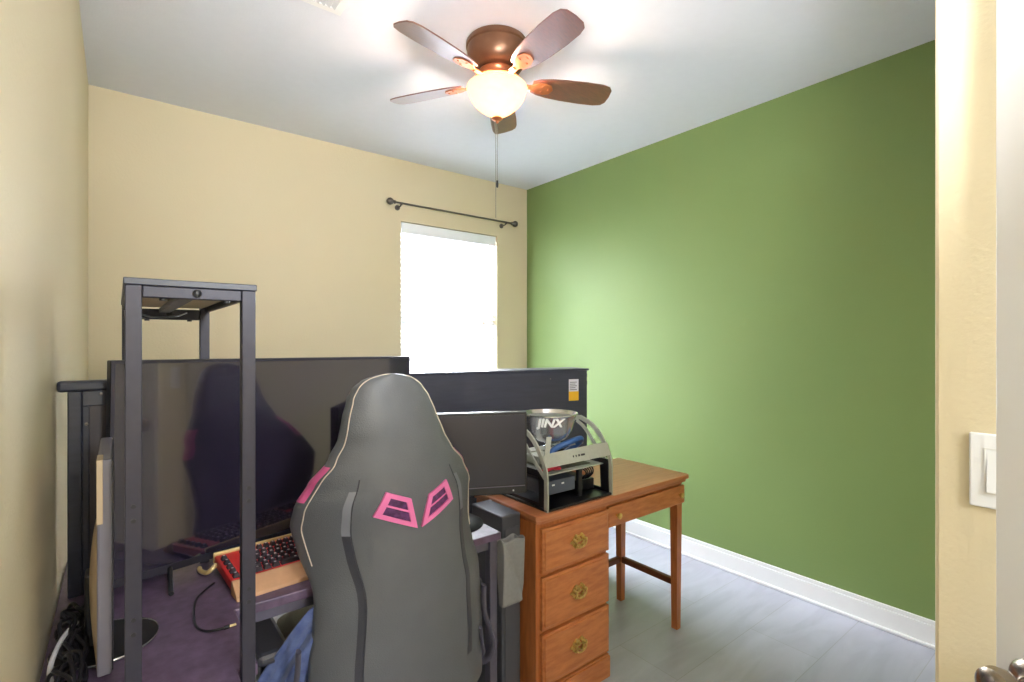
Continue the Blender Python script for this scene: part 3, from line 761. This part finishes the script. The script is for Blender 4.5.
# ------------------------------------------------------------------ open-frame computer on the oak desk
pc0 = Vector((1.252,1.385,DT))
PW, PD = .365, .36
pcx = thing('open_frame_computer', 'open-frame computer with curved silver side arms on the oak desk', 'computer', pc0)
def sideprofile(outer=True):
    pass
YZ = lambda x: Matrix(((0,0,1,x),(1,0,0,0),(0,1,0,0),(0,0,0,1)))   # (a,b) -> y=a z=b extruded in x
for side, x in (('l',0),('r',PW-.008)):
    def band(pts, wd):
        P_ = spline([Vector((a,b_,0)) for a,b_ in pts], 5); A = []; B_ = []
        for i,p in enumerate(P_):
            d = (P_[min(i+1,len(P_)-1)]-P_[max(i-1,0)]).normalized(); n_ = Vector((d.y,-d.x,0))
            A.append((p.x,p.y)); B_.append((p.x+n_.x*wd, p.y+n_.y*wd))
        return A+B_[::-1]
    MB().prism(band([(0,0),(-.001,.08),(.005,.155),(.045,.228),(.105,.283),(.18,.310)], .019), .007, mtx=YZ(x)).build('curved_arm', M['alu'], pcx)
    MB().prism(band([(.18,.310),(.25,.292),(.31,.235),(.335,.15),(.345,.0)], .019), .007, mtx=YZ(x)).build('rear_arm', M['alu'], pcx)
    MB().prism(band([(.012,.13),(.08,.19),(.15,.262),(.20,.29)], .014), .006, mtx=YZ(x)).build('inner_arm', M['alu'], pcx)
    xin = x+.008 if side == 'l' else x-.005
    out = [(.012,.0),(PD-.02,0),(PD-.03,.145),(.018,.145)]; inn = [(.055,.022),(PD-.06,.022),(PD-.075,.12),(.06,.12)]
    MB().frame(out, inn, .005, mtx=YZ(xin)).build('side_plate', M['blackpl'], pcx)
MB().box((.0,-.0,.0),(PW,PD-.01,.010),bev=.002).build('base_plate', M['blackpl'], pcx)
cbm = Matrix.Translation((0,.022,.186)) @ Matrix.Rotation(radians(70),4,'X')
m = MB()
m.prism([(.002,-.026),(PW-.002,-.026),(PW-.002,.026),(PW-.06,.030),(.05,.026),(.002,.020)], .004, mtx=cbm)
for x,wd in ((.15,.006),(.165,.006),(.18,.010),(.195,.022)): m.box((x,-.006,.0041),(x+wd,.002,.0046), m=M['plastic'], mtx=cbm)
m.build('cross_plate', M['alu'], pcx)
MB().prism([(.008,.018),(.034,.020),(.066,.085),(.042,.088)], .004, mtx=cbm).build('diagonal_strut', M['alu'], pcx)
# motherboard tray + parts
MB().box((.014,.04,.122),(PW-.014,PD-.04,.126)).build('board_tray', M['alu'], pcx)
MB().box((.05,.07,.1265),(PW-.06,PD-.06,.129)).build('circuit_board', M['pcb'], pcx)
MB().box((.10,.17,.129),(.19,.26,.165),bev=.004).build('heat_sink', M['alu'], pcx)
m = MB()
for i in range(4): m.box((.21+.012*i,.12,.129),(.216+.012*i,.25,.158))
m.build('memory_stick', M['blackpl'], pcx)
dv = MB().box((.035,.045,.045),(.19,.20,.098),bev=.003).build('drive_bay', M['drive'], pcx)
MB().box((.065,.0435,.078),(.078,.0455,.084)).box((.115,.0435,.078),(.128,.0455,.084)).build('drive_light', M['white'], dv)
MB().box((.215,.05,.010),(.235,.065,.122)).box((.215,.20,.010),(.235,.215,.122)).build('bay_post', M['blackpl'], pcx)
MB().box((.25,.09,.010),(.35,.24,.055),bev=.004).build('power_supply', M['blackpl'], pcx)
MB().tube([(.02,.05,.134),(.06,.04,.148),(.11,.05,.138),(.15,.1,.131)], .006, n=8).tube([(.03,.07,.134),(.08,.065,.150),(.12,.07,.142),(.16,.12,.131)], .005, n=8).build('red_cable', M['redc'], pcx)
MB().tube([(.10,.10,.145),(.15,.13,.19),(.22,.10,.222),(.29,.11,.225),(.32,.16,.19),(.30,.24,.131)], .012, n=10).tube([(.13,.12,.131),(.20,.08,.160),(.26,.10,.165),(.3,.2,.131)], .006, n=8).build('blue_cable', M['blue'], pcx)
m = MB()
for i in range(5):
    m.tube([(.26+.015*i,.1,.056),(.27+.01*i,.06,.09),(.25+.015*i,.08,.115),(.25+.015*i,.2,.110)], .003, n=6)
m.build('black_wiring', M['cable'], pcx)
MB().box((.008,.16,.188),(PW-.008,.215,.194),bev=.001).build('top_plate', M['alu'], pcx)
for x in (.02,PW-.03): MB().box((x,.18,.126),(x+.008,.195,.188)).build('plate_post', M['alu'], pcx)

# chrome bowl with lettering, resting on the open frame
bc = cam2w(553, 2.02)
BZ2 = DT+.194
bw = thing('metal_bowl', 'chrome bowl lettered JINX resting on top of the open-frame computer', 'bowl', (1.252+.178,1.385+.185,BZ2))
R0 = .112
prof = [(0,0),(.024,0),(.025,.004),(.015,.008),(.014,.016),(.038,.022),(.066,.034),(.082,.050),(.088,.062),(.094,.070),(.114,.134),(.120,.138),(.120,.142),(.113,.142),(.110,.134),(.091,.072),(.078,.052),(.06,.038),(.03,.028),(0,.026)]
# seat the bowl lower between the arms: profile shifted down a bit
bow = MB().lathe(prof, n=64).build('bowl_body', M['chrome'], bw)
MB().lathe([(0,.0265),(.03,.0285),(.06,.0385),(.078,.053),(.0905,.072),(.107,.126),(0,.128)], n=48).build('bowl_filling', M['pewter'], bw)
# lettering
cu = bpy.data.curves.new('txt','FONT'); cu.body = 'JINX'; cu.size = .046; cu.shear = .25; cu.align_x = 'CENTER'; cu.extrude = 0; cu.offset = .0016; cu.resolution_u = 4
to = bpy.data.objects.new('txt', cu); COL.objects.link(to)
dg = bpy.context.evaluated_depsgraph_get(); dg.update()
me = bpy.data.meshes.new_from_object(to.evaluated_get(dg)); bpy.data.objects.remove(to)
t = bmesh.new(); t.from_mesh(me)
bmesh.ops.triangulate(t, faces=t.faces)
bmesh.ops.subdivide_edges(t, edges=t.edges, cuts=1)
a0 = math.atan2(-bw.location.y, -bw.location.x) + radians(1)
for v_ in t.verts:
    a = a0 + v_.co.x*1.15/.109
    zz_ = .098+v_.co.y; r = .0946+(zz_-.070)*.020/.064
    v_.co = Vector((r*cos(a), r*sin(a), zz_))
r_ = bmesh.ops.extrude_face_region(t, geom=list(t.faces))
for q in r_['geom']:
    if isinstance(q, bmesh.types.BMVert):
        q.co.x *= 1.012; q.co.y *= 1.012
bmesh.ops.recalc_face_normals(t, faces=t.faces)
m = MB(); m.add(t, M['text']); m.build('lettering', None, bow, smooth=False)

# ------------------------------------------------------------------ lights
def light(name, typ, loc, energy, color=(1,1,1), rot=(0,0,0), **kw):
    l = bpy.data.lights.new(name, typ); l.energy = energy; l.color = color
    for k, v_ in kw.items(): setattr(l, k, v_)
    o = bpy.data.objects.new(name, l); COL.objects.link(o); o.location = loc; o.rotation_euler = rot; return o
light('daylight', 'AREA', ((WX0+WX1)/2, YB+.35, (WZ0+WZ1)/2), 350, (.88,.94,1), (radians(-90),0,0), shape='RECTANGLE', size=1.3, size_y=2.1)
light('fan_bulb', 'POINT', (fx,fy,CE-.235), 28, (1,.79,.64), shadow_soft_size=.03)
light('hall_fill', 'POINT', (.50,-1.55,2.0), 76, (.82,.90,1), shadow_soft_size=.22)  # added fill behind the camera to brighten the foreground; no fixture
o = light('bounce_fill', 'SPOT', (.22,-.12,1.70), 122, (.93,.95,1), spot_size=radians(92), spot_blend=.8, shadow_soft_size=.16)  # added unseen fill spot; lights the ceiling so its bounce evens the room
o.rotation_euler = (Vector((1.7,2.3,CE))-o.location).to_track_quat('-Z','Y').to_euler()
wd = bpy.data.worlds.new('world'); C.world = wd; wd.use_nodes = True
wd.node_tree.nodes['Background'].inputs[0].default_value = (.9,.95,1,1); wd.node_tree.nodes['Background'].inputs[1].default_value = 1.5

C.view_settings.view_transform = 'Standard'; C.view_settings.look = 'None'; C.view_settings.gamma = 1; C.view_settings.exposure = .88
C.view_settings.use_curve_mapping = False
